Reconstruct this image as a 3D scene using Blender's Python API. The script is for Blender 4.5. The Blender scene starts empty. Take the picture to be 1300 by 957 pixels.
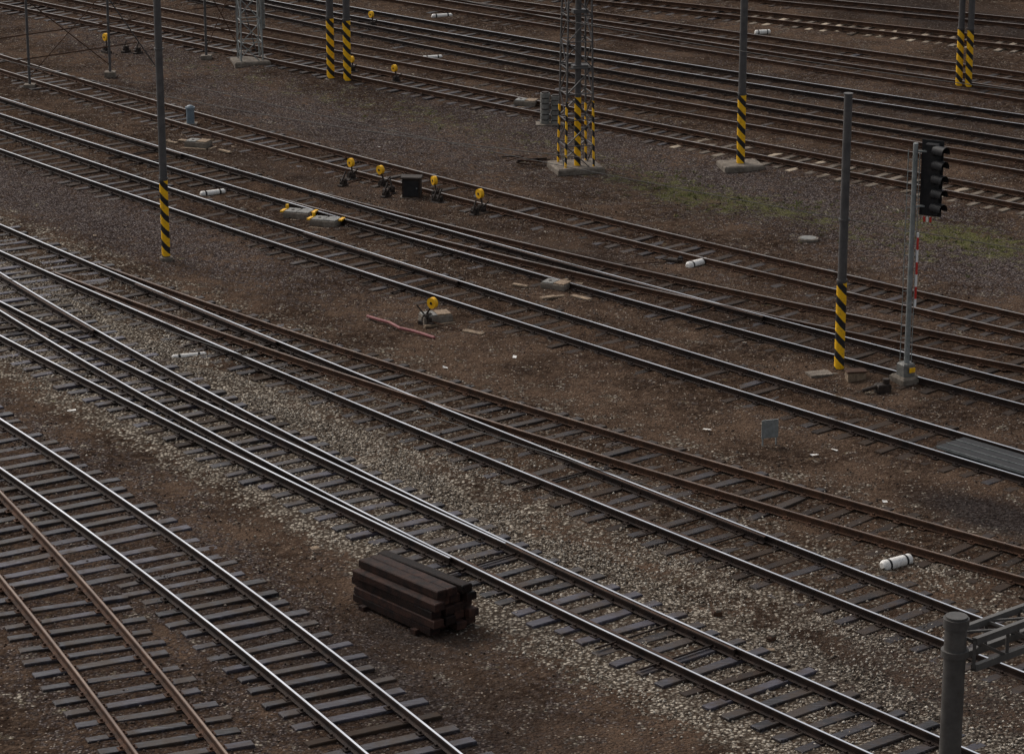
import bpy, math, random
import numpy as np
from mathutils import Vector, Matrix, Euler
random.seed(4); rng=np.random.default_rng(7)
sc=bpy.context.scene
sc.view_settings.view_transform='Standard'; sc.view_settings.look='None'; sc.view_settings.exposure=0

# ---------------- camera (on a footbridge, 21 m above the yard) ----------------
F=3660.0; TH=math.radians(17); H=21.0; CS,SN=math.cos(TH),math.sin(TH)
cd=bpy.data.cameras.new('camera'); cam=bpy.data.objects.new('camera',cd); sc.collection.objects.link(cam)
cam.location=(0,0,H); cam.rotation_euler=(math.radians(90)-TH,0,0)
cd.sensor_width=36; cd.lens=36*F/1300; cd.clip_end=3000; cd.clip_start=0.5; sc.camera=cam

def G(u,v,z=0.0):
    """survey: bearing -> point on the horizontal plane of height z"""
    a=u-650; b=v-478.5
    t=(H-z)/(F*SN+b*CS)
    return np.array([a*t,(F*CS-b*SN)*t])
def ZT(Y,v):
    b=v-478.5
    return H-Y*(b*CS+F*SN)/(F*CS-b*SN)
AX=math.radians(40)
D=np.array([-math.sin(AX),math.cos(AX)]); N=np.array([math.cos(AX),math.sin(AX)])

# ---------------- materials ----------------
def mat(name):
    m=bpy.data.materials.new(name); m.use_nodes=True
    nt=m.node_tree; b=nt.nodes['Principled BSDF']; return m,nt,b
def nd(nt,t,**k):
    return nt.nodes.new(t)
def mixc(nt,fac,a,b,bt='MIX'):
    m=nt.nodes.new('ShaderNodeMix'); m.data_type='RGBA'; m.blend_type=bt
    for s,val in ((m.inputs[0],fac),(m.inputs[6],a),(m.inputs[7],b)):
        if isinstance(val,(int,float)): s.default_value=val
        elif isinstance(val,tuple): s.default_value=(*val,1) if len(val)==3 else val
        else: nt.links.new(val,s)
    return m.outputs[2]
def ramp(nt,fac,stops):
    r=nt.nodes.new('ShaderNodeValToRGB'); e=r.color_ramp.elements
    while len(e)<len(stops): e.new(0.5)
    for i,(p,c) in enumerate(stops):
        e[i].position=min(p,1.0); e[i].color=(*c,1) if isinstance(c,tuple) else (c,c,c,1)
    nt.links.new(fac,r.inputs[0]); return r.outputs[0]
def math_(nt,op,a,b=None,clamp=False):
    m=nt.nodes.new('ShaderNodeMath'); m.operation=op; m.use_clamp=clamp
    for i,val in enumerate((a,b)):
        if val is None: continue
        if isinstance(val,(int,float)): m.inputs[i].default_value=val
        else: nt.links.new(val,m.inputs[i])
    return m.outputs[0]
def noise(nt,co,scale,detail=3,rough=0.6):
    n=nd(nt,'ShaderNodeTexNoise'); n.inputs['Scale'].default_value=scale
    n.inputs['Detail'].default_value=detail; n.inputs['Roughness'].default_value=rough
    nt.links.new(co,n.inputs['Vector']); return n.outputs['Fac']
def simple(name,c1,c2,rough=0.7,scale=3,metal=0.0,island=0.0,bump=0.0,dirt=0.35,spec=0.5):
    m,nt,b=mat(name)
    tc=nd(nt,'ShaderNodeTexCoord'); n=noise(nt,tc.outputs['Object'],scale,4,0.7)
    f=ramp(nt,n,[(0.35,0.0),(0.65,1.0)])
    col=mixc(nt,f,c1,c2)
    if dirt and metal<0.5:
        n4=noise(nt,tc.outputs['Object'],scale*3.1,3,0.75)
        col=mixc(nt,ramp(nt,n4,[(0.52,0.0),(0.72,dirt)]),col,(0.035,0.022,0.015))
    if island:
        g=nd(nt,'ShaderNodeNewGeometry')
        k=math_(nt,'MULTIPLY_ADD',g.outputs['Random Per Island'],island); 
        k.node.inputs[2].default_value=1-island/2
        hs=nd(nt,'ShaderNodeHueSaturation'); nt.links.new(col,hs.inputs['Color']); nt.links.new(k,hs.inputs['Value']); col=hs.outputs[0]
    nt.links.new(col,b.inputs['Base Color']); b.inputs['Roughness'].default_value=rough; b.inputs['Metallic'].default_value=metal
    b.inputs['Specular IOR Level'].default_value=spec
    if bump:
        bp=nd(nt,'ShaderNodeBump'); bp.inputs['Strength'].default_value=bump; bp.inputs['Distance'].default_value=0.02
        n2=noise(nt,tc.outputs['Object'],scale*6,3,0.7); nt.links.new(n2,bp.inputs['Height']); nt.links.new(bp.outputs[0],b.inputs['Normal'])
    return m
def sleeper_mat(name,ca,cb,cc,rough,soil,spec=0.3):
    m,nt,b=mat(name); g=nd(nt,'ShaderNodeNewGeometry'); P=g.outputs['Position']
    r=g.outputs['Random Per Island']
    mp=nd(nt,'ShaderNodeMapping'); mp.inputs['Rotation'].default_value=(0,0,-AX); mp.inputs['Scale'].default_value=(1.5,18,10)
    nt.links.new(P,mp.inputs['Vector'])
    grain=noise(nt,mp.outputs[0],1.5,3,0.7)
    n=noise(nt,P,2.2,4,0.75)
    s=math_(nt,'ADD',math_(nt,'MULTIPLY',r,0.60),math_(nt,'MULTIPLY',n,0.6))
    col=mixc(nt,ramp(nt,s,[(0.34,0.0),(0.64,0.35),(0.88,1.0)]),ca,cb)
    col=mixc(nt,ramp(nt,grain,[(0.5,0.0),(0.7,0.55)]),col,cc)
    n3=noise(nt,P,1.1,4,0.7)
    nt_f=ramp(nt,n3,[(0.46-soil*0.15,0.0),(0.60-soil*0.1,0.9)])
    col=mixc(nt,nt_f,col,mixc(nt,n,(0.018,0.012,0.008),(0.066,0.044,0.031)))
    nt.links.new(col,b.inputs['Base Color']); b.inputs['Specular IOR Level'].default_value=spec
    nt.links.new(ramp(nt,n,[(0.3,rough-0.12),(0.7,rough+0.3)]),b.inputs['Roughness'])
    bp=nd(nt,'ShaderNodeBump'); bp.inputs['Strength'].default_value=0.7; bp.inputs['Distance'].default_value=0.02
    nt.links.new(grain,bp.inputs['Height']); nt.links.new(bp.outputs[0],b.inputs['Normal'])
    return m
M={}
M['slp_grey']=sleeper_mat('sleeper_weathered',(0.011,0.009,0.009),(0.070,0.064,0.083),(0.140,0.130,0.160),0.5,0.15,0.3)
M['slp_brown']=sleeper_mat('sleeper_creosote',(0.011,0.0075,0.006),(0.038,0.027,0.022),(0.070,0.054,0.047),0.65,0.6,0.12)
M['slp_conc']=sleeper_mat('sleeper_pale',(0.11,0.088,0.068),(0.42,0.34,0.25),(0.38,0.33,0.27),0.85,0.0,0.2)
M['slp_mid']=sleeper_mat('sleeper_mixed',(0.011,0.008,0.0075),(0.048,0.042,0.047),(0.10,0.088,0.098),0.55,0.3,0.22)
M['steel']=simple('rail_polished_steel',(0.58,0.58,0.60),(0.92,0.92,0.94),0.22,0.35,1.0)
M['steel_dull']=simple('rail_dull_steel',(0.14,0.115,0.10),(0.46,0.42,0.39),0.33,0.4,0.9)
M['steel_rust']=simple('rail_rusty_top',(0.11,0.066,0.044),(0.25,0.175,0.125),0.42,0.5,0.45)
M['rust']=simple('rail_rust_side',(0.036,0.020,0.013),(0.088,0.043,0.024),0.8,4,spec=.18)
M['rustdark']=simple('rail_dark_side',(0.012,0.008,0.007),(0.036,0.021,0.015),0.75,3,spec=.18)
M['pole']=simple('pole_dark_grey_paint',(0.055,0.051,0.051),(0.095,0.087,0.082),0.6,3)
M['galv']=simple('galvanised_steel',(0.17,0.185,0.18),(0.28,0.29,0.28),0.55,6,0.3)
M['conc']=simple('concrete',(0.11,0.090,0.071),(0.23,0.195,0.158),0.9,5,bump=0.5,dirt=.6,spec=.2)
M['black']=simple('black_paint',(0.010,0.010,0.011),(0.022,0.020,0.020),0.6,6,dirt=0,spec=.25)
M['iron']=simple('cast_iron_grimy',(0.014,0.010,0.008),(0.045,0.031,0.023),0.7,8,spec=.25)
M['yellow']=simple('yellow_paint',(0.92,0.52,0.01),(0.80,0.38,0.01),0.5,7,dirt=.25,spec=.3)
M['white']=simple('white_paint',(0.85,0.83,0.79),(0.70,0.66,0.59),0.6,9,dirt=.5)
M['hose']=simple('red_rubber_hose',(0.20,0.048,0.050),(0.27,0.085,0.08),0.65,4)
M['plank']=simple('weathered_plank',(0.12,0.085,0.058),(0.27,0.20,0.135),0.85,9,island=0.8,dirt=.7,spec=.2)
M['timber']=simple('creosoted_timber',(0.009,0.006,0.006),(0.042,0.019,0.013),0.7,5,island=1.5,bump=0.9,dirt=.2,spec=.15)
M['cover']=simple('sheet_metal_cover',(0.11,0.108,0.098),(0.22,0.21,0.185),0.6,6,dirt=.6)
M['gantry']=simple('gantry_brown_grey_paint',(0.050,0.045,0.041),(0.085,0.078,0.070),0.6,4)
M['glass']=simple('signal_lens',(0.01,0.01,0.01),(0.03,0.03,0.03),0.1,6)
M['blue']=simple('blue_grey_enamel',(0.11,0.15,0.18),(0.18,0.22,0.25),0.5,6)
M['wire']=simple('wire_copper_dark',(0.02,0.018,0.016),(0.04,0.035,0.03),0.6,6)
m,nt,b=mat('hazard_stripes'); tc=nd(nt,'ShaderNodeTexCoord'); sp=nd(nt,'ShaderNodeSeparateXYZ'); nt.links.new(tc.outputs['Object'],sp.inputs[0])
q=math_(nt,'ADD',math_(nt,'MULTIPLY',sp.outputs[0],1.1),sp.outputs[2])
q=math_(nt,'ADD',q,math_(nt,'MULTIPLY',noise(nt,tc.outputs['Object'],9,3),0.03))
fr=math_(nt,'FRACT',math_(nt,'DIVIDE',q,0.46))
st=math_(nt,'GREATER_THAN',fr,0.55)
wn=noise(nt,tc.outputs['Object'],12,5,0.8)
yl=mixc(nt,ramp(nt,wn,[(0.50,0.0),(0.70,0.75)]),(0.92,0.50,0.01),(0.30,0.17,0.04))
cl=mixc(nt,st,yl,mixc(nt,ramp(nt,wn,[(0.5,0.0),(0.7,1.0)]),(0.016,0.016,0.018),(0.06,0.05,0.045))); nt.links.new(cl,b.inputs['Base Color']); b.inputs['Roughness'].default_value=0.6; b.inputs['Specular IOR Level'].default_value=.25
M['stripe']=m
m,nt,b=mat('red_white_bands'); tc=nd(nt,'ShaderNodeTexCoord'); sp=nd(nt,'ShaderNodeSeparateXYZ'); nt.links.new(tc.outputs['Object'],sp.inputs[0])
fr=math_(nt,'FRACT',math_(nt,'DIVIDE',sp.outputs[2],0.62)); st=math_(nt,'GREATER_THAN',fr,0.5)
cl=mixc(nt,st,(0.75,0.74,0.72),(0.5,0.03,0.02)); nt.links.new(cl,b.inputs['Base Color']); M['redwhite']=m

# ---------------- mesh builder ----------------
class MB:
    def __init__(s): s.v=[];s.f=[];s.m=[];s.mats=[];s.smooth=[]
    def mi(s,k):
        if k not in s.mats: s.mats.append(k)
        return s.mats.index(k)
    def add(s,vs,fs,k,sm=False):
        o=len(s.v); s.v.extend([tuple(map(float,p)) for p in vs]); i=s.mi(k)
        for f in fs: s.f.append([o+a for a in f]); s.m.append(i); s.smooth.append(sm)
    def box(s,c,size,k,rz=0,R=None,bev=0.0,tilt=0,pitch=0):
        x,y,z=[q/2 for q in size]
        if R is None:
            R=Matrix.Rotation(rz,3,'Z')
            if tilt: R=R@Matrix.Rotation(tilt,3,'X')
            if pitch: R=R@Matrix.Rotation(pitch,3,'Y')
        if bev<=0:
            P=[(-x,-y,-z),(x,-y,-z),(x,y,-z),(-x,y,-z),(-x,-y,z),(x,-y,z),(x,y,z),(-x,y,z)]
            fs=[(0,3,2,1),(4,5,6,7),(0,1,5,4),(1,2,6,5),(2,3,7,6),(3,0,4,7)]
        else:
            e=bev
            P=[(-x,-y,-z),(x,-y,-z),(x,y,-z),(-x,y,-z),(-x,-y,z-e),(x,-y,z-e),(x,y,z-e),(-x,y,z-e),(-x+e,-y+e,z),(x-e,-y+e,z),(x-e,y-e,z),(-x+e,y-e,z)]
            fs=[(0,3,2,1),(8,9,10,11),(0,1,5,4),(1,2,6,5),(2,3,7,6),(3,0,4,7),(4,5,9,8),(5,6,10,9),(6,7,11,10),(7,4,8,11)]
        c=Vector(c); s.add([R@Vector(p)+c for p in P],fs,k)
    def cyl(s,a,b,r,k,r2=None,n=12,cap=True,sm=True):
        a=Vector(a);b=Vector(b); r2=r if r2 is None else r2
        d=(b-a).normalized(); u=d.orthogonal().normalized(); w=d.cross(u)
        vs=[];
        for p,rr in ((a,r),(b,r2)):
            for i in range(n):
                t=2*math.pi*i/n; vs.append(p+u*(rr*math.cos(t))+w*(rr*math.sin(t)))
        s.add(vs,[(i,(i+1)%n,n+(i+1)%n,n+i) for i in range(n)],k,sm)
        if cap:
            s.add(vs[:n],[tuple(range(n))[::-1]],k); s.add(vs[n:],[tuple(range(n))],k)
    def bar(s,a,b,w,k): s.cyl(a,b,w*0.7,k,n=4,sm=False)
    def sphere(s,c,r,k,sc=(1,1,1),nu=10,nv=7):
        vs=[];fs=[]
        for j in range(nv+1):
            ph=math.pi*j/nv
            for i in range(nu):
                t=2*math.pi*i/nu
                vs.append((c[0]+r*sc[0]*math.sin(ph)*math.cos(t),c[1]+r*sc[1]*math.sin(ph)*math.sin(t),c[2]+r*sc[2]*math.cos(ph)))
        for j in range(nv):
            for i in range(nu): fs.append((j*nu+i,(j+1)*nu+i,(j+1)*nu+(i+1)%nu,j*nu+(i+1)%nu))
        s.add(vs,fs,k,True)
    def build(s,name,loc=(0,0,0),rz=0):
        me=bpy.data.meshes.new(name); me.from_pydata(s.v,[],s.f)
        for k in s.mats: me.materials.append(M[k])
        me.polygons.foreach_set('material_index',s.m); me.polygons.foreach_set('use_smooth',s.smooth); me.update()
        o=bpy.data.objects.new(name,me); sc.collection.objects.link(o); o.location=loc; o.rotation_euler=(0,0,rz); return o

# ---------------- tracks ----------------
RZ=0.20
# far rail trace, top steel, side steel, sleeper, pale ballast, grey ballast, soil level
T=[
('C1',[(0,347),(130,422),(300,515),(430,583),(640,686),(870,795),(1045,868)],'steel','rustdark','slp_grey',.9,0.3,.005),
('C2',[(0,383),(130,447),(300,530),(430,591),(640,688),(870,796),(1045,868)],'steel','rustdark','slp_grey',0.6,0.3,.005),
('D',[(0,287),(200,367),(350,428),(500,492),(720,585),(950,674),(1190,762),(1300,800)],'steel','rustdark','slp_mid',0.42,0.3,.022),
('E',[(0,287),(200,363),(350,415),(500,463),(720,528),(950,599),(1300,697)],'steel_rust','rust','slp_brown',0.25,0.25,.018),
('B',[(0,532),(150,628),(300,738),(475,868)],'steel','rustdark','slp_grey',0.12,0.5,.01),
('A',[(0,625),(60,688),(120,756),(215,868)],'steel_rust','rust','slp_grey',0.1,0.5,.01),
('F',[(0,166),(200,232),(400,298),(620,368),(760,412),(1000,485),(1300,572)],'steel','rustdark','slp_brown',0.0,0.15,.036),
('H2',[(0,125),(230,192),(450,257),(700,330),(1000,413),(1300,483)],'steel','rustdark','slp_brown',0.0,0.15,.036),
('H1',[(0,125),(230,191),(450,255),(700,320),(1000,386),(1300,440)],'steel_dull','rust','slp_brown',0.0,0.15,.036),
('G',[(0,72),(230,135),(340,163),(560,225),(760,279),(1000,337),(1300,394)],'steel_dull','rust','slp_mid',0.0,0.25,.034),
('K1',[(70,8),(210,33),(450,82),(700,133),(950,180),(1300,243)],'steel_dull','rust','slp_conc',0.0,0.35,.02),
('K2',[(150,0),(450,55),(740,110),(1000,152),(1300,203)],'steel_dull','rust','slp_brown',0.0,0.25,.045),
('K3',[(310,0),(500,38),(740,84),(1000,128),(1300,178)],'steel_dull','rustdark','slp_brown',0.0,0.25,.05),
('K4',[(400,0),(640,45),(1000,100),(1300,147)],'steel','rustdark','slp_brown',0.0,0.25,.05),
('K5',[(560,0),(800,38),(1000,70),(1300,115)],'steel_dull','rust','slp_brown',0.0,0.25,.05),
('K6',[(650,0),(900,38),(1300,92)],'steel_dull','rust','slp_brown',0.0,0.25,.045),
('K7',[(830,0),(1000,20),(1300,50)],'steel_rust','rust','slp_conc',0.0,0.25,.02),
('K8',[(1050,0),(1300,24)],'steel_dull','rust','slp_brown',0.0,0.25,.045),
]
class Fit:
    def __init__(s,pts):
        P=np.array([G(u,v,RZ) for u,v in pts]); S=P@D; W=P@N-0.7175
        s.s0=S.mean(); deg=2 if len(pts)>3 else 1
        s.c=np.polyfit(S-s.s0,W,deg); s.d=np.polyder(s.c); s.a=S.min()-6; s.b=S.max()+6
    def w(s,S):
        S=np.asarray(S,float); C=np.clip(S,s.a,s.b)
        return np.polyval(s.c,C-s.s0)+np.polyval(s.d,C-s.s0)*(S-C)
    def dw(s,S):
        return np.polyval(s.d,np.clip(S,s.a,s.b)-s.s0)
fits=[Fit(t[1]) for t in T]
nm={t[0]:i for i,t in enumerate(T)}
S0,S1=8.0,165.0
def P2(s,w): return D*s+N*w
def prof(hw): return [(-hw,0.152),(hw,0.152),(0.036,0.146),(0.036,0.115),(0.009,0.10),(0.009,0.025),(0.072,0.008),(0.072,0.0),(-0.072,0.0),(-0.072,0.008),(-0.009,0.025),(-0.009,0.10),(-0.036,0.115),(-0.036,0.146)]
def sweep(mb,pts,tang,off,top,side,z0,hw=.022):
    rp=prof(hw); n=len(rp); V=[]
    for (x,y),(tx,ty) in zip(pts,tang):
        nx,ny=ty,-tx
        for a,h in rp: V.append((x+nx*(off+a),y+ny*(off+a),z0+h))
    ft=[];fs=[]
    for i in range(len(pts)-1):
        for j in range(n):
            q=(i*n+j,i*n+(j+1)%n,(i+1)*n+(j+1)%n,(i+1)*n+j)
            (ft if j==0 else fs).append(q)
    for j0 in(0,len(pts)-1): fs.append(tuple(j0*n+j for j in range(n)))
    o=len(mb.v); mb.v.extend(V)
    for lst,k in ((ft,top),(fs,side)):
        i=mb.mi(k)
        for f in lst: mb.f.append([o+a for a in f]); mb.m.append(i); mb.smooth.append(False)
for ti,t in enumerate(T):
    f=fits[ti]; mb=MB(); name,_,top,side,slp,pw,gw,_b=t
    prim=fits[ti-1] if name in('C2','E','H1') else None
    zo=0.05+(0.004 if prim is not None else 0)+ti*0.0007
    SS=np.arange(S0,S1,0.8)
    if prim is not None:
        ok=np.abs(f.w(SS)-prim.w(SS))>0.085
        idx=np.where(ok)[0]; runs=np.split(idx,np.where(np.diff(idx)>1)[0]+1)
        r=runs[-1] if name=='C2' else runs[0]; SS=SS[r]
    W=f.w(SS); dW=f.dw(SS)
    P=SS[:,None]*D+W[:,None]*N
    Tg=D[None,:]+dW[:,None]*N[None,:]; Tg/=np.linalg.norm(Tg,axis=1)[:,None]
    for off in(-0.7175,0.7175): sweep(mb,P,Tg,off,top,side,zo,.018 if name[0]=='K' else (.018 if name[0]=='H' else .021))
    if name in('C1','D','H2','F'):   # check rails through the turnouts
        rngs={'C1':[(36,44),(62,74)],'D':[(40,47),(58,66)],'H2':[(52,64),(78,92)],'F':[(60,68)]}[name]
        for a_,b_ in rngs:
            kk=(SS>a_)&(SS<b_)
            for off in(-0.63,0.63): sweep(mb,P[kk],Tg[kk],off,'rust',side,zo-.003)
            # stretcher bars of the turnout
            for q in (a_+.6,a_+1.9,b_-1.2):
                w_=float(f.w(q)); p0=P2(q,w_-1.25); p1=P2(q,w_+.70)
                mb.bar((p0[0],p0[1],.085),(p1[0],p1[1],.085),.035,side)
    s=S0
    while s<S1:
        w=float(f.w(s)); dw=float(f.dw(s)); skip=False; lo=-1.3;hi=1.3
        for j in range(len(T)):
            if j==ti: continue
            dd=float(fits[j].w(s))-w
            if j<ti and abs(dd)<2.72: skip=True;break
            if j>ti and abs(dd)<2.72 and abs(dd)>0.02:
                lo=min(lo,dd-1.3);hi=max(hi,dd+1.3)
        ang=math.atan2(D[1]+dw*N[1],D[0]+dw*N[0])
        if not skip:
            lo+=random.uniform(-.12,.10);hi+=random.uniform(-.10,.12)
            c=P2(s+random.uniform(-.05,.05),w+(lo+hi)/2)
            L=hi-lo; k=slp
            if name=='K1' and c[0]<6: k='slp_mid'
            if name=='K7' and c[0]<10: k='slp_mid'
            if random.random()<0.14 and slp!='slp_conc': k='slp_brown' if slp!='slp_brown' else 'slp_mid'
            mb.box((c[0],c[1],-0.032+random.uniform(-.018,.008)),(0.235+random.uniform(-.035,.025),L,0.16),k,rz=ang+random.uniform(-.035,.035),bev=0.014,tilt=random.uniform(-.004,.004))
        if SS.min()<=s<=SS.max():
            nx=np.array([math.sin(ang),-math.cos(ang)])
            for off in(-0.7175,0.7175):
                c=P2(s,w)+nx*off
                mb.box((c[0],c[1],zo+0.004),(0.17,0.34,0.018),side,rz=ang)
                for q in(-.11,.11):
                    e=c+nx*q; mb.box((e[0],e[1],zo+0.03),(0.05,0.05,0.05),side,rz=ang)
        s+=0.62
    mb.build('railway_track')

# ---------------- ground ----------------
def axis(lo,hi,step,far):
    a=list(np.arange(lo,hi+step,step)); g=step; x=a[-1]; 
    while x<far: g*=1.35; x+=g; a.append(x)
    g=step; x=a[0]; pre=[]
    while x>-far: g*=1.35; x-=g; pre.append(x)
    return np.array(pre[::-1]+a)
xs=axis(-30,30,0.22,900); ys=axis(40,130,0.22,900)
X,Y=np.meshgrid(xs,ys); nx_,ny_=len(xs),len(ys)
pt=np.stack([X.ravel(),Y.ravel()],1); S=pt@D; W=pt@N
def vnoise(x,y,sc,seed):
    r=np.random.default_rng(seed).random((256,256)); x=x/sc;y=y/sc
    xi=np.floor(x).astype(int);yi=np.floor(y).astype(int);fx=x-xi;fy=y-yi
    fx=fx*fx*(3-2*fx);fy=fy*fy*(3-2*fy)
    g=lambda a,b:r[a%256,b%256]
    return (g(xi,yi)*(1-fx)+g(xi+1,yi)*fx)*(1-fy)+(g(xi,yi+1)*(1-fx)+g(xi+1,yi+1)*fx)*fy
z0=np.zeros(len(S)); pale=z0.copy(); grey=z0.copy(); inner=z0.copy(); dmin=np.full(len(S),99.); soil=z0.copy()
for t,f in zip(T,fits):
    d=np.abs(W-f.w(S)); 
    closer=d<dmin; soil=np.where(closer,t[7],soil); dmin=np.minimum(dmin,d)
    fall=1/(1+np.exp((d-2.15)/0.2))
    pale=np.maximum(pale,t[5]*fall); grey=np.maximum(grey,t[6]*fall)
    inner=np.maximum(inner,(0.6 if t[5]>.5 else 1.0)/(1+np.exp((d-1.15)/0.15)))
def blob(u,v,ru,rv):
    c=G(u,v); s0=c@D; w0=c@N
    return np.exp(-(((S-s0)/ru)**2+((W-w0)/rv)**2))
def add(arr,*b):
    for x in b: np.maximum(arr,x[0]*blob(*x[1:]),out=arr)
add(pale,(0.8,330,500,10,.9),(0.65,900,730,9,.8),(0.8,480,590,7,.8),(0.7,1080,790,6,.7),(0.85,210,410,6,1.0),
    (0.55,700,760,8,.6),(.5,120,520,5,1.0),(.45,400,640,6,.7),(.45,730,640,7,.5),(.75,1190,720,1.6,.7),(.7,60,370,6,1.0))
add(grey,(.9,90,260,14,2.8),(.8,420,150,16,4),(.75,700,170,12,4),(.85,1000,250,12,4),(.9,1250,330,10,3.2),(.6,200,70,14,3),(.45,560,740,5,2),(.35,700,850,6,2),(.4,1150,100,30,6),(.4,200,600,5,1.6))
grass=z0.copy()
add(grass,(.9,880,245,4,1.5),(.85,975,262,4,1.2),(.95,1230,302,3.5,1.6),(.5,840,225,4,1.3),(.45,560,150,7,1.6),(.45,440,125,5,1.5),(.35,300,95,7,1.4),(.55,1100,300,5,1.),(.4,700,185,6,1.2))
dark=z0.copy()
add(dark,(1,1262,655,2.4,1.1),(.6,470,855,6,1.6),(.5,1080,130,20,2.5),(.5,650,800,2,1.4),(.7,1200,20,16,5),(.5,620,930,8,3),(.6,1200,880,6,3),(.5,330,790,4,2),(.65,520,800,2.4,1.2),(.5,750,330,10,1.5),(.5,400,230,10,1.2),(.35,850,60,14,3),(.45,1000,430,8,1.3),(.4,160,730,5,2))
soiln=vnoise(pt[:,0]+500,pt[:,1]+500,0.7,5)-.5
Z=(vnoise(pt[:,0]+500,pt[:,1]+500,1.1,1)-.5)*0.07+(vnoise(pt[:,0]+500,pt[:,1]+500,4.5,2)-.5)*0.12-.05
tz=soil+soiln*0.06+(vnoise(pt[:,0]+500,pt[:,1]+500,3.5,9)-.5)*0.035
k=np.clip((dmin-1.35)/1.0,0,1); Z=tz*(1-k)+Z*k
verts=np.stack([X.ravel(),Y.ravel(),Z],1)
i=np.arange(nx_-1);j=np.arange(ny_-1); I,J=np.meshgrid(i,j); a=(J*nx_+I).ravel()
faces=np.stack([a,a+1,a+1+nx_,a+nx_],1)
me=bpy.data.meshes.new('ground'); me.vertices.add(len(verts)); me.vertices.foreach_set('co',verts.ravel())
me.loops.add(faces.size); me.loops.foreach_set('vertex_index',faces.ravel()); me.polygons.add(len(faces))
me.polygons.foreach_set('loop_start',np.arange(len(faces))*4); me.polygons.foreach_set('loop_total',np.full(len(faces),4))
me.polygons.foreach_set('use_smooth',np.ones(len(faces),bool)); me.update(calc_edges=True); me.validate()
for n_,arr in(('pale',pale),('grey',grey),('grass',grass),('dark',dark),('inner',inner)):
    at=me.attributes.new(n_,'FLOAT','POINT'); at.data.foreach_set('value',arr.astype(np.float32))
gr=bpy.data.objects.new('ground',me); sc.collection.objects.link(gr)
m,nt,b=mat('yard_ground'); geo=nd(nt,'ShaderNodeNewGeometry'); P=geo.outputs['Position']
def att(n): x=nd(nt,'ShaderNodeAttribute'); x.attribute_name=n; return x.outputs['Fac']
def vor(scale):
    v=nd(nt,'ShaderNodeTexVoronoi'); v.inputs['Scale'].default_value=scale; nt.links.new(P,v.inputs['Vector'])
    sp=nd(nt,'ShaderNodeSeparateColor'); nt.links.new(v.outputs['Color'],sp.inputs[0]); return v.outputs['Distance'],sp.outputs[0],sp.outputs[1]
d1,r1,g1=vor(13); d2,r2,g2=vor(18)
nA=noise(nt,P,0.3,4,0.65); nB=noise(nt,P,1.4,4,0.7); nC=noise(nt,P,6,4,0.75); nD=noise(nt,P,24,2,0.7)
earth=mixc(nt,ramp(nt,nA,[(0.42,0.0),(0.58,1.0)]),(0.030,0.0195,0.014),(0.108,0.071,0.049))
earth=mixc(nt,ramp(nt,nB,[(0.42,0.0),(0.64,0.8)]),earth,(0.045,0.030,0.022))
earth=mixc(nt,ramp(nt,nC,[(0.47,0.0),(0.66,0.7)]),earth,(0.165,0.115,0.082))
earth=mixc(nt,ramp(nt,nD,[(0.46,0.0),(0.64,0.6)]),earth,(0.015,0.010,0.008))
sm=math_(nt,'MULTIPLY',math_(nt,'GREATER_THAN',math_(nt,'ADD',r2,math_(nt,'MULTIPLY',nB,0.6)),1.20),math_(nt,'LESS_THAN',d2,0.42))
earth=mixc(nt,sm,earth,mixc(nt,g2,(0.12,0.086,0.064),(0.33,0.28,0.225)))
greyst=mixc(nt,r2,(0.034,0.026,0.025),(0.235,0.200,0.188)); greyst=mixc(nt,ramp(nt,d2,[(0.3,0.0),(0.55,0.85)]),greyst,(0.020,0.0145,0.013))
greyst=mixc(nt,ramp(nt,nC,[(0.46,0.0),(0.66,0.6)]),greyst,earth)
palest=mixc(nt,r1,(0.085,0.066,0.051),(0.54,0.475,0.385)); palest=mixc(nt,ramp(nt,d1,[(0.3,0.0),(0.55,0.88)]),palest,(0.035,0.025,0.018))
palest=mixc(nt,ramp(nt,nC,[(0.52,0.0),(0.72,0.5)]),palest,earth)
def mask(a,amp,lo,hi):
    q=math_(nt,'ADD',att(a),math_(nt,'MULTIPLY',math_(nt,'SUBTRACT',nB,0.5),amp))
    q=math_(nt,'ADD',q,math_(nt,'MULTIPLY',math_(nt,'SUBTRACT',g1,0.5),0.6))
    return ramp(nt,q,[(lo,0.0),(hi,1.0)])
col=mixc(nt,mask('grey',1.8,0.28,0.65),earth,greyst)
col=mixc(nt,mask('pale',2.2,0.36,0.58),col,palest)
inn=math_(nt,'MULTIPLY',att('inner'),ramp(nt,nB,[(0.3,0.4),(0.62,0.95)]))
rustd=mixc(nt,ramp(nt,nC,[(0.38,0.0),(0.65,1.0)]),(0.013,0.0082,0.0063),(0.070,0.042,0.027))
col=mixc(nt,inn,col,mixc(nt,0.28,rustd,col))
gq=math_(nt,'ADD',att('grass'),math_(nt,'MULTIPLY',math_(nt,'SUBTRACT',nC,0.5),2.8))
gq=math_(nt,'ADD',gq,math_(nt,'MULTIPLY',math_(nt,'SUBTRACT',nB,0.5),2.2))
gm=ramp(nt,gq,[(0.5,0.0),(1.0,0.7)])
col=mixc(nt,gm,col,mixc(nt,nD,(0.050,0.056,0.016),(0.145,0.142,0.050)))
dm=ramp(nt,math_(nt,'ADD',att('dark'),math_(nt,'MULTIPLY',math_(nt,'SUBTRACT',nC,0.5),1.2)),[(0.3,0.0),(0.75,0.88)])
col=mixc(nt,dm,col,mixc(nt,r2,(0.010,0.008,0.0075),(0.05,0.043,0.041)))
nt.links.new(col,b.inputs['Base Color']); b.inputs['Roughness'].default_value=1.0
b.inputs['Specular IOR Level'].default_value=0.0
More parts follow.
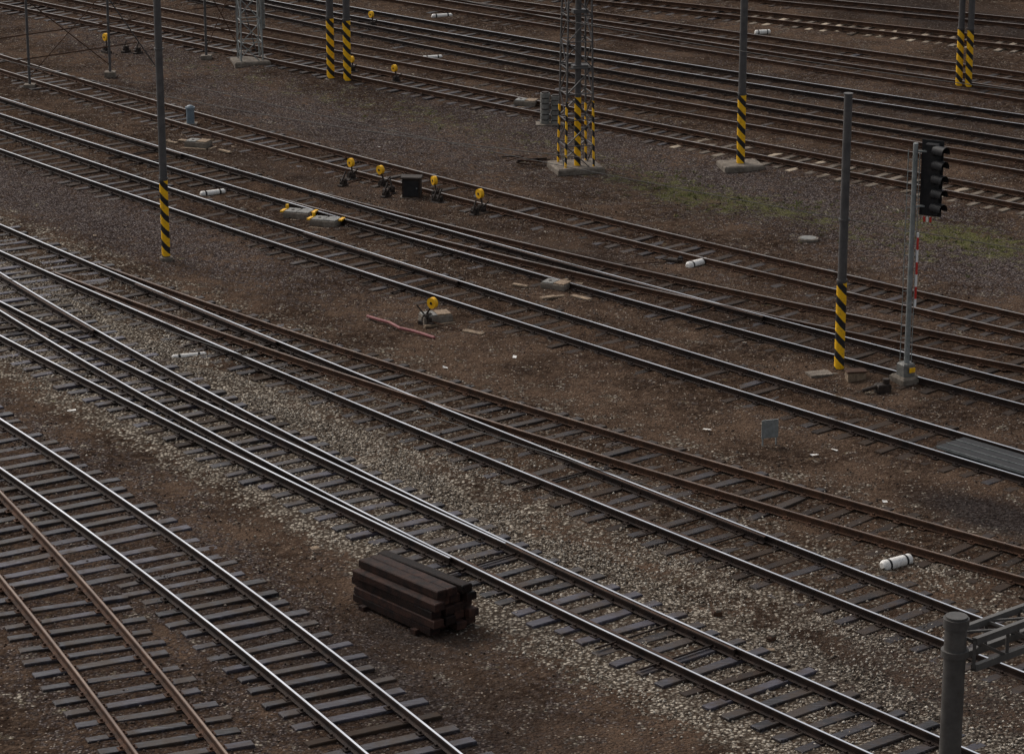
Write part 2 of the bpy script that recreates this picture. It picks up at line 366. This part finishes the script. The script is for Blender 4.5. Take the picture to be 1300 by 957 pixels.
hgt=math_(nt,'ADD',math_(nt,'MULTIPLY',math_(nt,'SUBTRACT',0.6,d1),1.0),math_(nt,'MULTIPLY',nD,0.9))
bp=nd(nt,'ShaderNodeBump'); bp.inputs['Strength'].default_value=0.8; bp.inputs['Distance'].default_value=0.05
nt.links.new(hgt,bp.inputs['Height']); nt.links.new(bp.outputs[0],b.inputs['Normal'])
gr.data.materials.append(m)

# ---------------- loose stones ----------------
def gz(p):
    ix=np.clip(np.searchsorted(xs,p[:,0])-1,0,nx_-1); iy=np.clip(np.searchsorted(ys,p[:,1])-1,0,ny_-1)
    return Z[iy*nx_+ix]
def scatter(name,C,size,matr,seed):
    r=np.random.default_rng(seed); n=len(C)
    base=np.array([(1,0,0),(-1,0,0),(0,1,0),(0,-1,0),(0,0,1),(0,0,-1)],float)
    V=base[None]*(0.6+0.6*r.random((n,6,1)))*size[:,None,None]
    V[:,:,2]*=0.75
    a=r.random(n)*6.28; c,s_=np.cos(a),np.sin(a); x=V[:,:,0].copy();y=V[:,:,1].copy()
    V[:,:,0]=x*c[:,None]-y*s_[:,None]; V[:,:,1]=x*s_[:,None]+y*c[:,None]
    V+=r.normal(0,1,V.shape)*size[:,None,None]*0.12
    V+=C[:,None,:]
    tri=np.array([(0,2,4),(2,1,4),(1,3,4),(3,0,4),(2,0,5),(1,2,5),(3,1,5),(0,3,5)])
    Fa=(tri[None]+(np.arange(n)*6)[:,None,None]).reshape(-1,3)
    me=bpy.data.meshes.new(name); me.vertices.add(n*6); me.vertices.foreach_set('co',V.reshape(-1))
    me.loops.add(Fa.size); me.loops.foreach_set('vertex_index',Fa.ravel()); me.polygons.add(len(Fa))
    me.polygons.foreach_set('loop_start',np.arange(len(Fa))*3); me.polygons.foreach_set('loop_total',np.full(len(Fa),3)); me.update(calc_edges=True)
    me.materials.append(matr); o=bpy.data.objects.new(name,me); sc.collection.objects.link(o)
def stone(name,st):
    m,nt,b=mat(name); g=nd(nt,'ShaderNodeNewGeometry')
    c=ramp(nt,g.outputs['Random Per Island'],st)
    nt.links.new(c,b.inputs['Base Color']); b.inputs['Roughness'].default_value=1; b.inputs['Specular IOR Level'].default_value=0.1; return m
STONE=stone('ballast_stone',[(0.0,(0.05,0.038,0.029)),(0.35,(0.16,0.128,0.099)),(0.8,(0.36,0.31,0.25)),(1.0,(0.58,0.53,0.45))])
STONE2=stone('dark_ballast_stone',[(0.0,(0.022,0.015,0.012)),(0.6,(0.09,0.067,0.053)),(1.0,(0.28,0.23,0.19))])
def clearrail(w,s):
    keep=np.ones(len(w),bool)
    for f in fits:
        for o in(-.7175,.7175): keep&=np.abs(w-f.w(s)-o)>0.08
    return keep
def sample(n,ti,wl,s0,s1,seed,mean=0):
    r=np.random.default_rng(seed); s=r.uniform(s0,s1,n); w=fits[ti].w(s)+np.clip(r.normal(mean,wl,n),-3.2,3.2)
    k=clearrail(w,s); return (s[:,None]*D+w[:,None]*N)[k]
pp=[]
for k,n,wl,mn in(('C1',20000,1.3,0),('C1',14000,.4,1.8),('C1',10000,.4,-1.8),('D',7000,1.2,0),('D',9000,.35,-1.8),('C2',5000,1.2,0),('E',2500,1.2,0)):
    pp.append(sample(n,nm[k],wl,28,95,nm[k]+int(mn*10)+60,mn))
for (u,v,n,rs,rw) in((330,500,3500,7,.7),(900,735,3000,7,.6),(480,595,2500,5,.6),(210,410,2500,4,.8),(1190,722,800,.9,.4),(1080,790,1300,4,.5),(700,760,2200,6,.5)):
    c=G(u,v); p=c[None]+rng.normal(0,rs,n)[:,None]*D+rng.normal(0,rw,n)[:,None]*N; pp.append(p[clearrail(p@N,p@D)])
pp=np.concatenate(pp)
pk=vnoise(pp[:,0]+300,pp[:,1]+300,1.3,11)*.6+vnoise(pp[:,0]+300,pp[:,1]+300,.4,12)*.4
pp=pp[pk>rng.uniform(.28,.66,len(pp))]
C=np.column_stack([pp,gz(pp)+rng.uniform(-.005,0.015,len(pp))])
scatter('ballast_stones',C,rng.uniform(0.014,0.042,len(pp)),STONE,3)
pp=[]
for k,n,wl in(('A',5000,1.4),('B',8000,1.5),('E',5000,1.5),('F',6000,1.5),('H2',6000,1.5),('G',6000,1.6)):
    pp.append(sample(n,nm[k],wl,28,110,nm[k]+40))
n=15000; s=rng.uniform(28,110,n); w=rng.uniform(20,75,n); p=s[:,None]*D+w[:,None]*N; pp.append(p[clearrail(w,s)])
pp=np.concatenate(pp)
pk=vnoise(pp[:,0]+300,pp[:,1]+300,1.7,13)*.6+vnoise(pp[:,0]+300,pp[:,1]+300,.5,14)*.4
pp=pp[pk>rng.uniform(.3,.7,len(pp))]
C=np.column_stack([pp,gz(pp)+rng.uniform(-0.005,0.015,len(pp))])
scatter('gravel_stones',C,rng.uniform(0.015,0.042,len(pp)),STONE2,4)

# ---------------- grass tufts ----------------
M['grass']=stone('grass_blades',[(0.0,(0.06,0.075,0.02)),(0.6,(0.11,0.12,0.04)),(1.0,(0.24,0.20,0.09))])
mb=MB()
for (u,v,n,rs,rw) in((885,245,70,3,1.0),(975,262,70,2.5,.8),(1230,302,80,2.4,1.1),(560,150,14,5,1.3),(440,110,10,4,1.3),(1100,300,20,4,1)):
    c0=G(u,v)
    for _ in range(n):
        c=c0+D*random.gauss(0,rs)+N*random.gauss(0,rw)
        R=random.uniform(.05,.18)
        for _ in range(random.randint(8,18)):
            a=random.uniform(0,6.28); q=random.uniform(0,R); x=c[0]+q*math.cos(a); y=c[1]+q*math.sin(a)
            h=random.uniform(.0,.035); wd=.012; e=random.uniform(0,6.28)
            mb.add([(x-wd*math.cos(e),y-wd*math.sin(e),-.06),(x+wd*math.cos(e),y+wd*math.sin(e),-.06),(x+random.gauss(0,.07),y+random.gauss(0,.07),h)],[(0,1,2)],'grass')
mb.build('grass_tufts')

# ---------------- poles ----------------
def pole(u,v,vtop,r,stripe,foot=None,hmin=None,rt=None,name='catenary_pole'):
    x,y=G(u,v); h=ZT(y,vtop) if vtop is not None else hmin
    mb=MB(); rt=rt or r*0.85
    mb.cyl((0,0,-.1),(0,0,h),r,'pole',r2=rt,n=20)
    mb.cyl((0,0,0.06),(0,0,stripe+.06),r+.006,'stripe',n=20)
    mb.cyl((0,0,h),(0,0,h+.03),rt+.015,'pole',n=20)
    for zz in (stripe+0.09,h*0.55): mb.cyl((0,0,zz),(0,0,zz+.05),r+.02,'pole',n=20)
    if foot: mb.box((0,0,0),(foot,foot*0.8,0.22),'conc',rz=.2,bev=.04)
    else: mb.cyl((0,0,-.1),(0,0,0.02),r+.08,'conc',n=16)
    return mb.build(name,(x,y,0))
pole(211,327,None,.115,2.22,hmin=11)
pole(1065,470,120,.12,2.22)
pole(940,211,None,.13,2.3,foot=1.35,hmin=11)
pole(420,101,None,.14,2.25,hmin=11); pole(441,104,None,.14,2.25,hmin=11)
pole(1217,111,None,.12,2.1,hmin=11); pole(1229,112,None,.12,2.1,hmin=11)
def lattice(u,v,h,wb,wt,stripe,centre,legr,name,metal='pole'):
    x,y=G(u,v); mb=MB(); legs=[(-1,-1),(1,-1),(1,1),(-1,1)]
    pt=lambda i,z:(legs[i][0]*(wb+(wt-wb)*z/h)/2,legs[i][1]*(wb+(wt-wb)*z/h)/2,z)
    for i in range(4):
        mb.bar(pt(i,0),pt(i,h),legr,metal)
        if stripe: mb.bar(pt(i,0.15),pt(i,stripe*(1 if i<2 else .9)),legr+.012,'stripe')
    n=int(h/0.8)
    for k in range(n):
        z0=h*k/n; z1=h*(k+1)/n
        for i in range(4):
            j=(i+1)%4
            if k%2: mb.bar(pt(i,z0),pt(j,z1),.034,metal)
            else: mb.bar(pt(j,z0),pt(i,z1),.034,metal)
            mb.bar(pt(i,z1),pt(j,z1),.032,metal)
    mb.box((0,0,.02),(wb*1.65,wb*1.5,.26),'conc',bev=.05)
    if centre:
        mb.cyl((0,-wb*.2,0),(0,-wb*.2,h),.10,'pole',n=16); mb.cyl((0,-wb*.2,.15),(0,-wb*.2,2.4),.108,'stripe',n=16)
        for zz in(3.4,5.2): mb.box((0.05,-wb*.2,zz),(.5,.3,.12),'pole')
    return mb.build(name,(x,y,0),rz=.25)
lattice(731,214,11,.95,.6,2.3,True,.05,'lattice_mast')
lattice(318,80,11,.85,.5,0,False,.05,'lattice_mast','galv')
def stay_frame(pa,pb,h):
    a=G(*pa);b_=G(*pb); o=(a[0],a[1],0); dv=(b_[0]-a[0],b_[1]-a[1]); mb=MB()
    mb.cyl((0,0,0),(0,0,h),.05,'pole',n=8); mb.cyl((dv[0],dv[1],0),(dv[0],dv[1],h),.05,'pole',n=8)
    for z in(1.1,2.0): mb.cyl((-dv[0]*.4,-dv[1]*.4,z),(dv[0]*1.35,dv[1]*1.35,z),.025,'rust',n=6)
    mb.cyl((0,0,h*.6),(dv[0],dv[1],.4),.02,'rust',n=6); mb.cyl((dv[0],dv[1],h*.6),(0,0,.4),.02,'rust',n=6)
    mb.cyl((dv[0],dv[1],3),(dv[0]*1.6,dv[1]*1.6,0),.025,'pole',n=6)
    for q in(0,1): mb.box((dv[0]*q,dv[1]*q,0),(.4,.4,.3),'conc')
    mb.build('signal_wire_frame',o)
stay_frame((38,112),(140,96),5.5)
stay_frame((262,75),(302,70),5.0)

x,y=G(697,158); mb=MB()
for dx,h in((-.14,1.15),(.22,1.05)):
    for k in range(6): mb.cyl((dx,0,k*h/6),(dx,0,(k+.8)*h/6),.17,'cover',n=16); mb.cyl((dx,0,(k+.8)*h/6),(dx,0,(k+1)*h/6),.13,'iron',n=16)
mb.box((0.04,0,-.02),(1.,.6,.12),'conc'); mb.build('tension_weight_stack',(x,y,0))
x,y=G(332,55); mb=MB()
for k in range(6): mb.cyl((0,0,.6+k*.2),(0,0,.77+k*.2),.17,'cover',n=14)
mb.cyl((0,0,0),(0,0,2.2),.03,'pole',n=8); mb.build('tension_weight_stack',(x,y,0))

# ---------------- signal ----------------
x,y=G(1150,486); mb=MB(); zt=ZT(y,182); zb=ZT(y,272)
mb.cyl((0,0,.1),(0,0,zt),.07,'galv',n=14,r2=.06)
mb.box((0,0,.03),(.6,.6,.36),'conc',rz=.5,bev=.05)
mb.box((-.02,-.02,.36),(.34,.3,.34),'cover',rz=.5,bev=.03); mb.box((.12,-.18,.38),(.16,.03,.12),'yellow',rz=.5)
for q in(-.14,.14): mb.bar((q+.0,.2,.3),(q+.0,.2,zt-.2),.018,'galv')
for k in range(int((zt-.5)/.3)): mb.bar((-.14,.2,.5+k*.3),(.14,.2,.5+k*.3),.014,'galv')
for zz in(1.5,3.,4.5): mb.bar((0,0,zz),(0,.2,zz),.03,'galv')
hh=zt-zb; hz=(zt+zb)/2
mb.box((.42,-.02,hz),(.36,.14,hh),'black',rz=-.5,bev=.03)
mb.box((.43,.07,hz),(.56,.02,hh+.12),'black',rz=-.5)
dr=Vector((.62,-.78,0)).normalized()
for k in range(5):
    z=zb+hh*(k+.5)/5; c=Vector((.46,-.07,z))
    mb.cyl(c,c+dr*.07,.13,'black',n=16); mb.cyl(c+dr*.07,c+dr*.075,.10,'glass',n=16)
    vs=[];n=10
    for L in(.05,.36):
        for i in range(n+1):
            t=math.radians(-20+220*i/n); side=Vector((dr.y,-dr.x,0))*-1
            vs.append(c+dr*L+side*(.14*math.cos(t))+Vector((0,0,.14*math.sin(t))))
    mb.add(vs,[(i,i+1,n+2+i,n+1+i) for i in range(n)],'black',True)
for zz in(zb+.2,zt-.2): mb.bar((0,0,zz),(.4,0,zz),.04,'galv')
for q in(-.07,.0,.07): mb.box((.35+q,-.05-q*.5,zb-.12),(.05,.03,.13),'redwhite' if q else 'white',rz=-.5)
mb.build('railway_signal',(x,y,0))
x2,y2=G(1153,480); mb=MB(); z0_=ZT(y2,383);z1=ZT(y2,290)
mb.cyl((.14,-.05,z0_),(.14,-.05,z1),.028,'redwhite',n=8)
for zz in(z0_+.2,z1-.2): mb.bar((.14,-.05,zz),(0,.0,zz),.02,'galv')
mb.build('marker_rod',(x,y,0))

# ---------------- point levers ----------------
def lever(u,v,s=1.0,rz=0,weight=True,name='switch_lever'):
    x,y=G(u,v); mb=MB(); ln=random.uniform(-.05,.12)
    mb.box((0,0,0),(.5*s,.22*s,.12),'iron',bev=.02); mb.box((0,0,.10),(.26*s,.2*s,.16*s),'iron',bev=.03)
    mb.cyl((-.1,0,.15),((.06+ln)*s,0,.55*s),.028,'iron',n=8)
    mb.cyl((.0,-.12*s,.18),(.0,.12*s,.18),.08*s,'iron',n=12)
    mb.bar((.1,0,.06),(1.2*s,0,.03),.03,'rust')
    if weight:
        cx=(.06+ln)*s
        mb.cyl((cx,-.06*s,.58*s),(cx,.06*s,.58*s),.15*s,'yellow',n=18)
        mb.cyl((cx,-.075*s,.58*s),(cx,.075*s,.58*s),.04*s,'iron',n=10)
        mb.cyl((-.1*s,0,.2*s),(-.38*s,0,.42*s),.022,'iron',n=8)
    mb.build(name,(x,y,0),rz)
for (u,v,s,rz) in((446,228,.95,2.2),(486,238,.95,2.35),(553,252,.95,2.0),(611,270,1,2.2),(543,410,1,-.7),(503,105,.9,2.2),(447,92,.85,2.2),(473,35,.9,2.2),(135,66,1.0,2.2),(497,246,.8,2.0)):
    lever(u,v,s,rz,not(u==497))
for (u,v) in((436,236),(490,250),(558,258),(603,273),(175,68),(160,66),(553,257)): lever(u,v,.8,1.0,False,'point_rod_bracket')
x,y=G(523,251); mb=MB()
mb.box((0,0,.32),(.58,.4,.62),'iron',bev=.04); mb.box((0,0,.66),(.66,.46,.06),'iron',bev=.02); mb.box((0,0,-.02),(.7,.5,.14),'conc')
mb.box((0,-.215,.34),(.46,.02,.48),'black'); mb.cyl((.18,-.22,.35),(.18,-.26,.35),.02,'galv',n=8)
mb.build('relay_cabinet',(x,y,0),-.1)
x,y=G(242,158); mb=MB(); mb.cyl((0,0,0),(0,0,.55),.14,'blue',n=16); mb.cyl((0,0,.55),(0,0,.62),.17,'blue',n=16); mb.sphere((0,0,.62),.13,'blue',(1,1,.5)); mb.box((0,0,0),(.45,.45,.08),'conc')
mb.build('cable_post',(x,y,0))

# ---------------- point machine pits ----------------
def pit(u,v,rz,sc_=1.0,yel=False,name='point_machine_cover'):
    x,y=G(u,v); mb=MB()
    mb.box((0,0,.07),(1.0*sc_,.62*sc_,.24),'conc',bev=.02)
    mb.box((-.24*sc_,0,.205),(.46*sc_,.56*sc_,.03),'cover',bev=.01,rz=.02)
    mb.box((.25*sc_,.01,.212),(.46*sc_,.56*sc_,.03),'cover' if yel else 'plank',bev=.01,rz=-.04)
    mb.cyl((-.24*sc_,0,.22),(-.24*sc_,0,.235),.05,'iron',n=10)
    if yel:
        mb.box((-.56*sc_,-.1,.20),(.10,.30,.05),'yellow'); mb.box((.56*sc_,.1,.20),(.10,.30,.05),'yellow')
        mb.cyl((-.55,.34,.05),(-.55,.34,.28),.05,'yellow',n=10)
    mb.box((0,-.45*sc_,-.01),(1.1*sc_,.14*sc_,.05),'plank',rz=.06)
    mb.box((.72*sc_,.05,-.01),(.12,.8*sc_,.06),'plank',rz=-.15)
    mb.build(name,(x,y,0),rz)
pit(380,276,-.35,.85,True); pit(414,286,-.35,.85,True)
pit(706,367,-.5,.75); pit(553,407,.35,.8); pit(252,186,-.35,.8); pit(668,134,-.3,.8)
def planks(u,v,n,spread,name='timber_offcuts'):
    x,y=G(u,v); mb=MB()
    for k in range(n):
        L=random.uniform(.25,.7)
        mb.box((random.gauss(0,spread),random.gauss(0,spread*.6),.01+.012*k),(L,random.uniform(.10,.2),.05),'plank',rz=random.uniform(-.9,.9))
    mb.build(name,(x,y,0))
planks(680,362,6,.5); planks(738,376,4,.4); planks(590,426,1,.2); planks(238,180,4,.5); planks(985,830,1,.3); planks(285,190,3,.5); planks(512,331,1,.2)
x,y=G(672,208); mb=MB()
for k in range(14):
    a=random.uniform(-.6,.9); L=random.uniform(.4,.9); c=Vector((random.gauss(0,.4),random.gauss(0,.2),.03+.012*k)); d=Vector((math.cos(a),math.sin(a),random.uniform(-.05,.05)))*L/2
    mb.bar(c-d,c+d,.04,'rustdark' if k%2 else 'rust')
mb.build('scrap_iron_pile',(x,y,0))
x,y=G(854,334); mb=MB(); mb.box((0,0,.06),(.36,.2,.16),'iron',bev=.03); mb.cyl((-.3,0,.08),(.3,0,.1),.03,'iron'); mb.box((.2,.08,.14),(.12,.12,.12),'black',bev=.03); mb.bar((0,0,.05),(-1.3,-1.0,.05),.03,'rust'); mb.build('point_motor',(x,y,0),-.4)

def marker(u,v,L,r,rz):
    x,y=G(u,v); mb=MB()
    segs=[(-.5,-.36,'white'),(-.36,-.28,'black'),(-.28,.28,'white'),(.28,.36,'black'),(.36,.5,'white')]
    for a,b_,k in segs: mb.cyl((a*L,0,r*.6),(b_*L,0,r*.6),r if k=='white' else r*.985,k,n=16)
    mb.cyl((-.5*L,0,r*.6),(-.56*L,0,r*.6),r,'white',r2=r*.6,n=16); mb.cyl((.5*L,0,r*.6),(.56*L,0,r*.6),r,'white',r2=r*.6,n=16)
    mb.build('fouling_point_marker',(x,y,0),rz)
marker(885,338,.70,.12,.75); marker(1138,718,.70,.12,.6); marker(270,247,.75,.09,.5); marker(240,453,.8,.06,.35); marker(549,75,.7,.09,.3); marker(561,22,.8,.09,.3); marker(968,43,.6,.1,.3)

# ---------------- timber stack ----------------
x,y=G(523,775); mb=MB(); ang=math.atan2(D[1],D[0])+.03
for l in range(5):
    nk=4 if l<4 else 3
    for k in range(nk):
        mb.box((random.uniform(-.11,.11)+(.05 if l==4 else 0),-.43+k*.28+random.uniform(-.02,.02)+(.12 if l==4 else 0),.07+l*.172),(2.5+random.uniform(-.14,.06),random.uniform(.235,.26),.157),'timber',rz=random.uniform(-.025,.025),bev=.018,pitch=random.uniform(-.004,.004),tilt=random.uniform(-.02,.02))
for q in(-.8,.8): mb.box((q,0,-.03),(.15,1.3,.1),'timber')
mb.build('timber_sleeper_stack',(x,y,0),ang)

# ---------------- hose ----------------
pts=[G(u,v) for u,v in((467,403),(480,407),(495,411),(508,418),(522,421),(536,425),(551,430))]
mb=MB(); o=pts[0]; rel=[(p[0]-o[0],p[1]-o[1],.03) for p in pts]
fine=[]
for i in range(len(rel)-1):
    for k in range(4):
        t=k/4; fine.append(tuple(rel[i][j]*(1-t)+rel[i+1][j]*t for j in range(3)))
fine.append(rel[-1])
for a,b_ in zip(fine[:-1],fine[1:]): mb.cyl(a,b_,.04,'hose',n=10)
for a in fine: mb.sphere(a,.041,'hose')
mb.build('rubber_hose',(o[0],o[1],0))

x,y=G(977,563); mb=MB(); mb.box((0,0,.36),(.42,.025,.44),'galv')
for q in(-.17,.17): mb.bar((q,.02,-.05),(q,.02,.55),.03,'galv')
mb.build('track_number_plate',(x,y,0),.35)
x,y=G(1040,475); mb=MB(); mb.box((0,0,.0),(.6,.4,.08),'conc',rz=.3); mb.box((.5,.1,0.0),(.3,.3,.06),'conc'); mb.build('concrete_slab',(x,y,0))
x,y=G(1086,482); mb=MB(); mb.box((0,0,.1),(.46,.3,.24),'plank',bev=.02); mb.box((0,0,.235),(.52,.34,.04),'rust',bev=.01); mb.build('cable_box',(x,y,0),.15)
x,y=G(1120,497); mb=MB(); mb.box((0,0,.1),(.36,.26,.2),'iron',bev=.03); mb.cyl((-.15,0,.15),(-.5,.1,.05),.05,'iron'); mb.cyl((.1,0,.2),(.1,0,.32),.09,'iron'); mb.build('point_motor',(x,y,0),.4)
x,y=G(1026,303); mb=MB(); mb.cyl((0,0,-.1),(0,0,.02),.30,'conc',n=24); mb.cyl((0,0,.02),(0,0,.035),.24,'cover',n=24); mb.build('manhole_cover',(x,y,0))
for u,v in((910,780),(979,812),(945,440)):
    x,y=G(u,v); mb=MB(); mb.box((0,0,.02),(.18,.12,.12),'rust',bev=.02); mb.box((.02,0,.09),(.1,.1,.05),'conc'); mb.build('sleeper_offcut',(x,y,0),random.uniform(0,1.5))
# scraps of litter along the track sides
mb=MB(); c0=G(650,430)
for (u,v) in((1055,575),(1040,580),(650,455),(905,545),(120,300),(760,600),(400,700),(250,520),(1120,640),(830,690),(600,300),(330,410),(160,480),(560,470),(1150,600),(1010,330),(480,190),(380,110),(90,520),(640,760)):
    p=G(u+random.uniform(-8,8),v+random.uniform(-4,4))-c0; a=random.uniform(0,3)
    L=random.uniform(.08,.22); w_=random.uniform(.05,.12); h1,h2=random.uniform(-.01,.05),random.uniform(-.01,.05)
    ca,sa=math.cos(a),math.sin(a)
    q=[(p[0]+ca*i*L-sa*j*w_,p[1]+sa*i*L+ca*j*w_,.0+(h1 if i>0 else h2)*(1 if j>0 else .3)) for i,j in((-.5,-.5),(.5,-.5),(.5,.5),(-.5,.5))]
    mb.add(q,[(0,1,2,3)],random.choice(['white','cover','plank']))
mb.build('litter_scraps',(c0[0],c0[1],0.01))
f=fits[nm['F']]; c=G(1268,586,RZ); s=float(c@D); mb=MB(); w=float(f.w(s)); o=P2(s,w)
for k,q in enumerate((-.42,-.08,.26)):
    mb.box((0,q,.17),(3.4,.26,.05),'black',bev=.01); mb.box((0,q+.15,.165),(3.4,.012,.07),'galv')
mb.box((-1.75,-.08,.15),(.12,1.0,.06),'iron')
mb.build('point_heater_cover',(o[0],o[1],0),math.atan2(D[1]+float(f.dw(s))*N[1],D[0]+float(f.dw(s))*N[0]))

# ---------------- near gantry ----------------
mb=MB(); ztop=7.6; gm_='gantry'
mb.cyl((0,0,0),(0,0,ztop-.12),.14,gm_,n=24); mb.cyl((0,0,ztop-.12),(0,0,ztop),.165,gm_,n=24); mb.cyl((0,0,ztop),(0,0,ztop+.03),.14,gm_,n=24)
mb.cyl((0,0,ztop-.5),(0,0,ztop-.42),.175,gm_,n=24); mb.cyl((0,0,0),(0,0,.2),.35,'conc',n=20)
nv=Vector((N[0],N[1],0)); dv=Vector((D[0],D[1],0)); L=9
ch=[]
for zz,qd in((ztop-.30,.18),(ztop-.30,-.18),(ztop-.66,.18),(ztop-.66,-.18)):
    a=nv*.16+dv*qd+Vector((0,0,zz)); e=nv*L+dv*qd+Vector((0,0,zz)); mb.bar(a,e,.085,gm_); ch.append((a,e))
for k in range(14):
    t0=k/14;t1=(k+1)/14; L0=[a.lerp(e,t0) for a,e in ch]; L1=[a.lerp(e,t1) for a,e in ch]
    mb.bar(L0[0],L1[2],.04,gm_); mb.bar(L0[1],L1[3],.04,gm_); mb.bar(L0[0],L0[2],.04,gm_); mb.bar(L0[1],L0[3],.04,gm_); mb.bar(L0[0],L1[1],.03,gm_); mb.bar(L0[0],L0[1],.03,gm_)
mb.build('catenary_gantry',(5.55,33.55,0))

# ---------------- wires ----------------
def wire(a,b_,sag,r=.012,name='overhead_wire'):
    mb=MB(); a=Vector(a);b_=Vector(b_); n=24; P=[]
    for i in range(n+1):
        t=i/n; p=a.lerp(b_,t)-a; p.z-=sag*4*t*(1-t); P.append(p)
    for p,q in zip(P[:-1],P[1:]): mb.cyl(p,q,r,'wire',n=5,cap=False)
    mb.build(name,a)
def W3(u,v,z): p=G(u,v,z); return (p[0],p[1],z)
wire(W3(225,105,1.2),W3(1500,350,1.2),.3)
wire(W3(-60,60,3.5),W3(740,200,3.5),.4)
wire(W3(-60,330,.5),W3(900,640,.5),.05,.01)
wire(W3(400,-40,5.5),W3(1500,140,5.5),.4)

# ---------------- light ----------------
w=bpy.data.worlds.new('World'); sc.world=w; w.use_nodes=True; nt=w.node_tree
sky=nt.nodes.new('ShaderNodeTexSky'); sky.sky_type='NISHITA'; sky.sun_disc=False
EL,AZ=math.radians(42),math.radians(-42)
sky.sun_elevation=EL; sky.sun_rotation=AZ; sky.dust_density=4.5; sky.air_density=1.0
hs=nt.nodes.new('ShaderNodeHueSaturation'); hs.inputs['Saturation'].default_value=0.3
nt.links.new(sky.outputs[0],hs.inputs['Color']); nt.links.new(hs.outputs[0],nt.nodes['Background'].inputs[0])
nt.nodes['Background'].inputs[1].default_value=0.135
sd=bpy.data.lights.new('sun','SUN'); sd.energy=1.2; sd.angle=math.radians(18); sd.color=(1,.92,.84)
so=bpy.data.objects.new('sun',sd); sc.collection.objects.link(so)
v=Vector((math.sin(AZ)*math.cos(EL),math.cos(AZ)*math.cos(EL),math.sin(EL)))
so.rotation_euler=v.to_track_quat('Z','Y').to_euler(); so.location=(0,60,60)
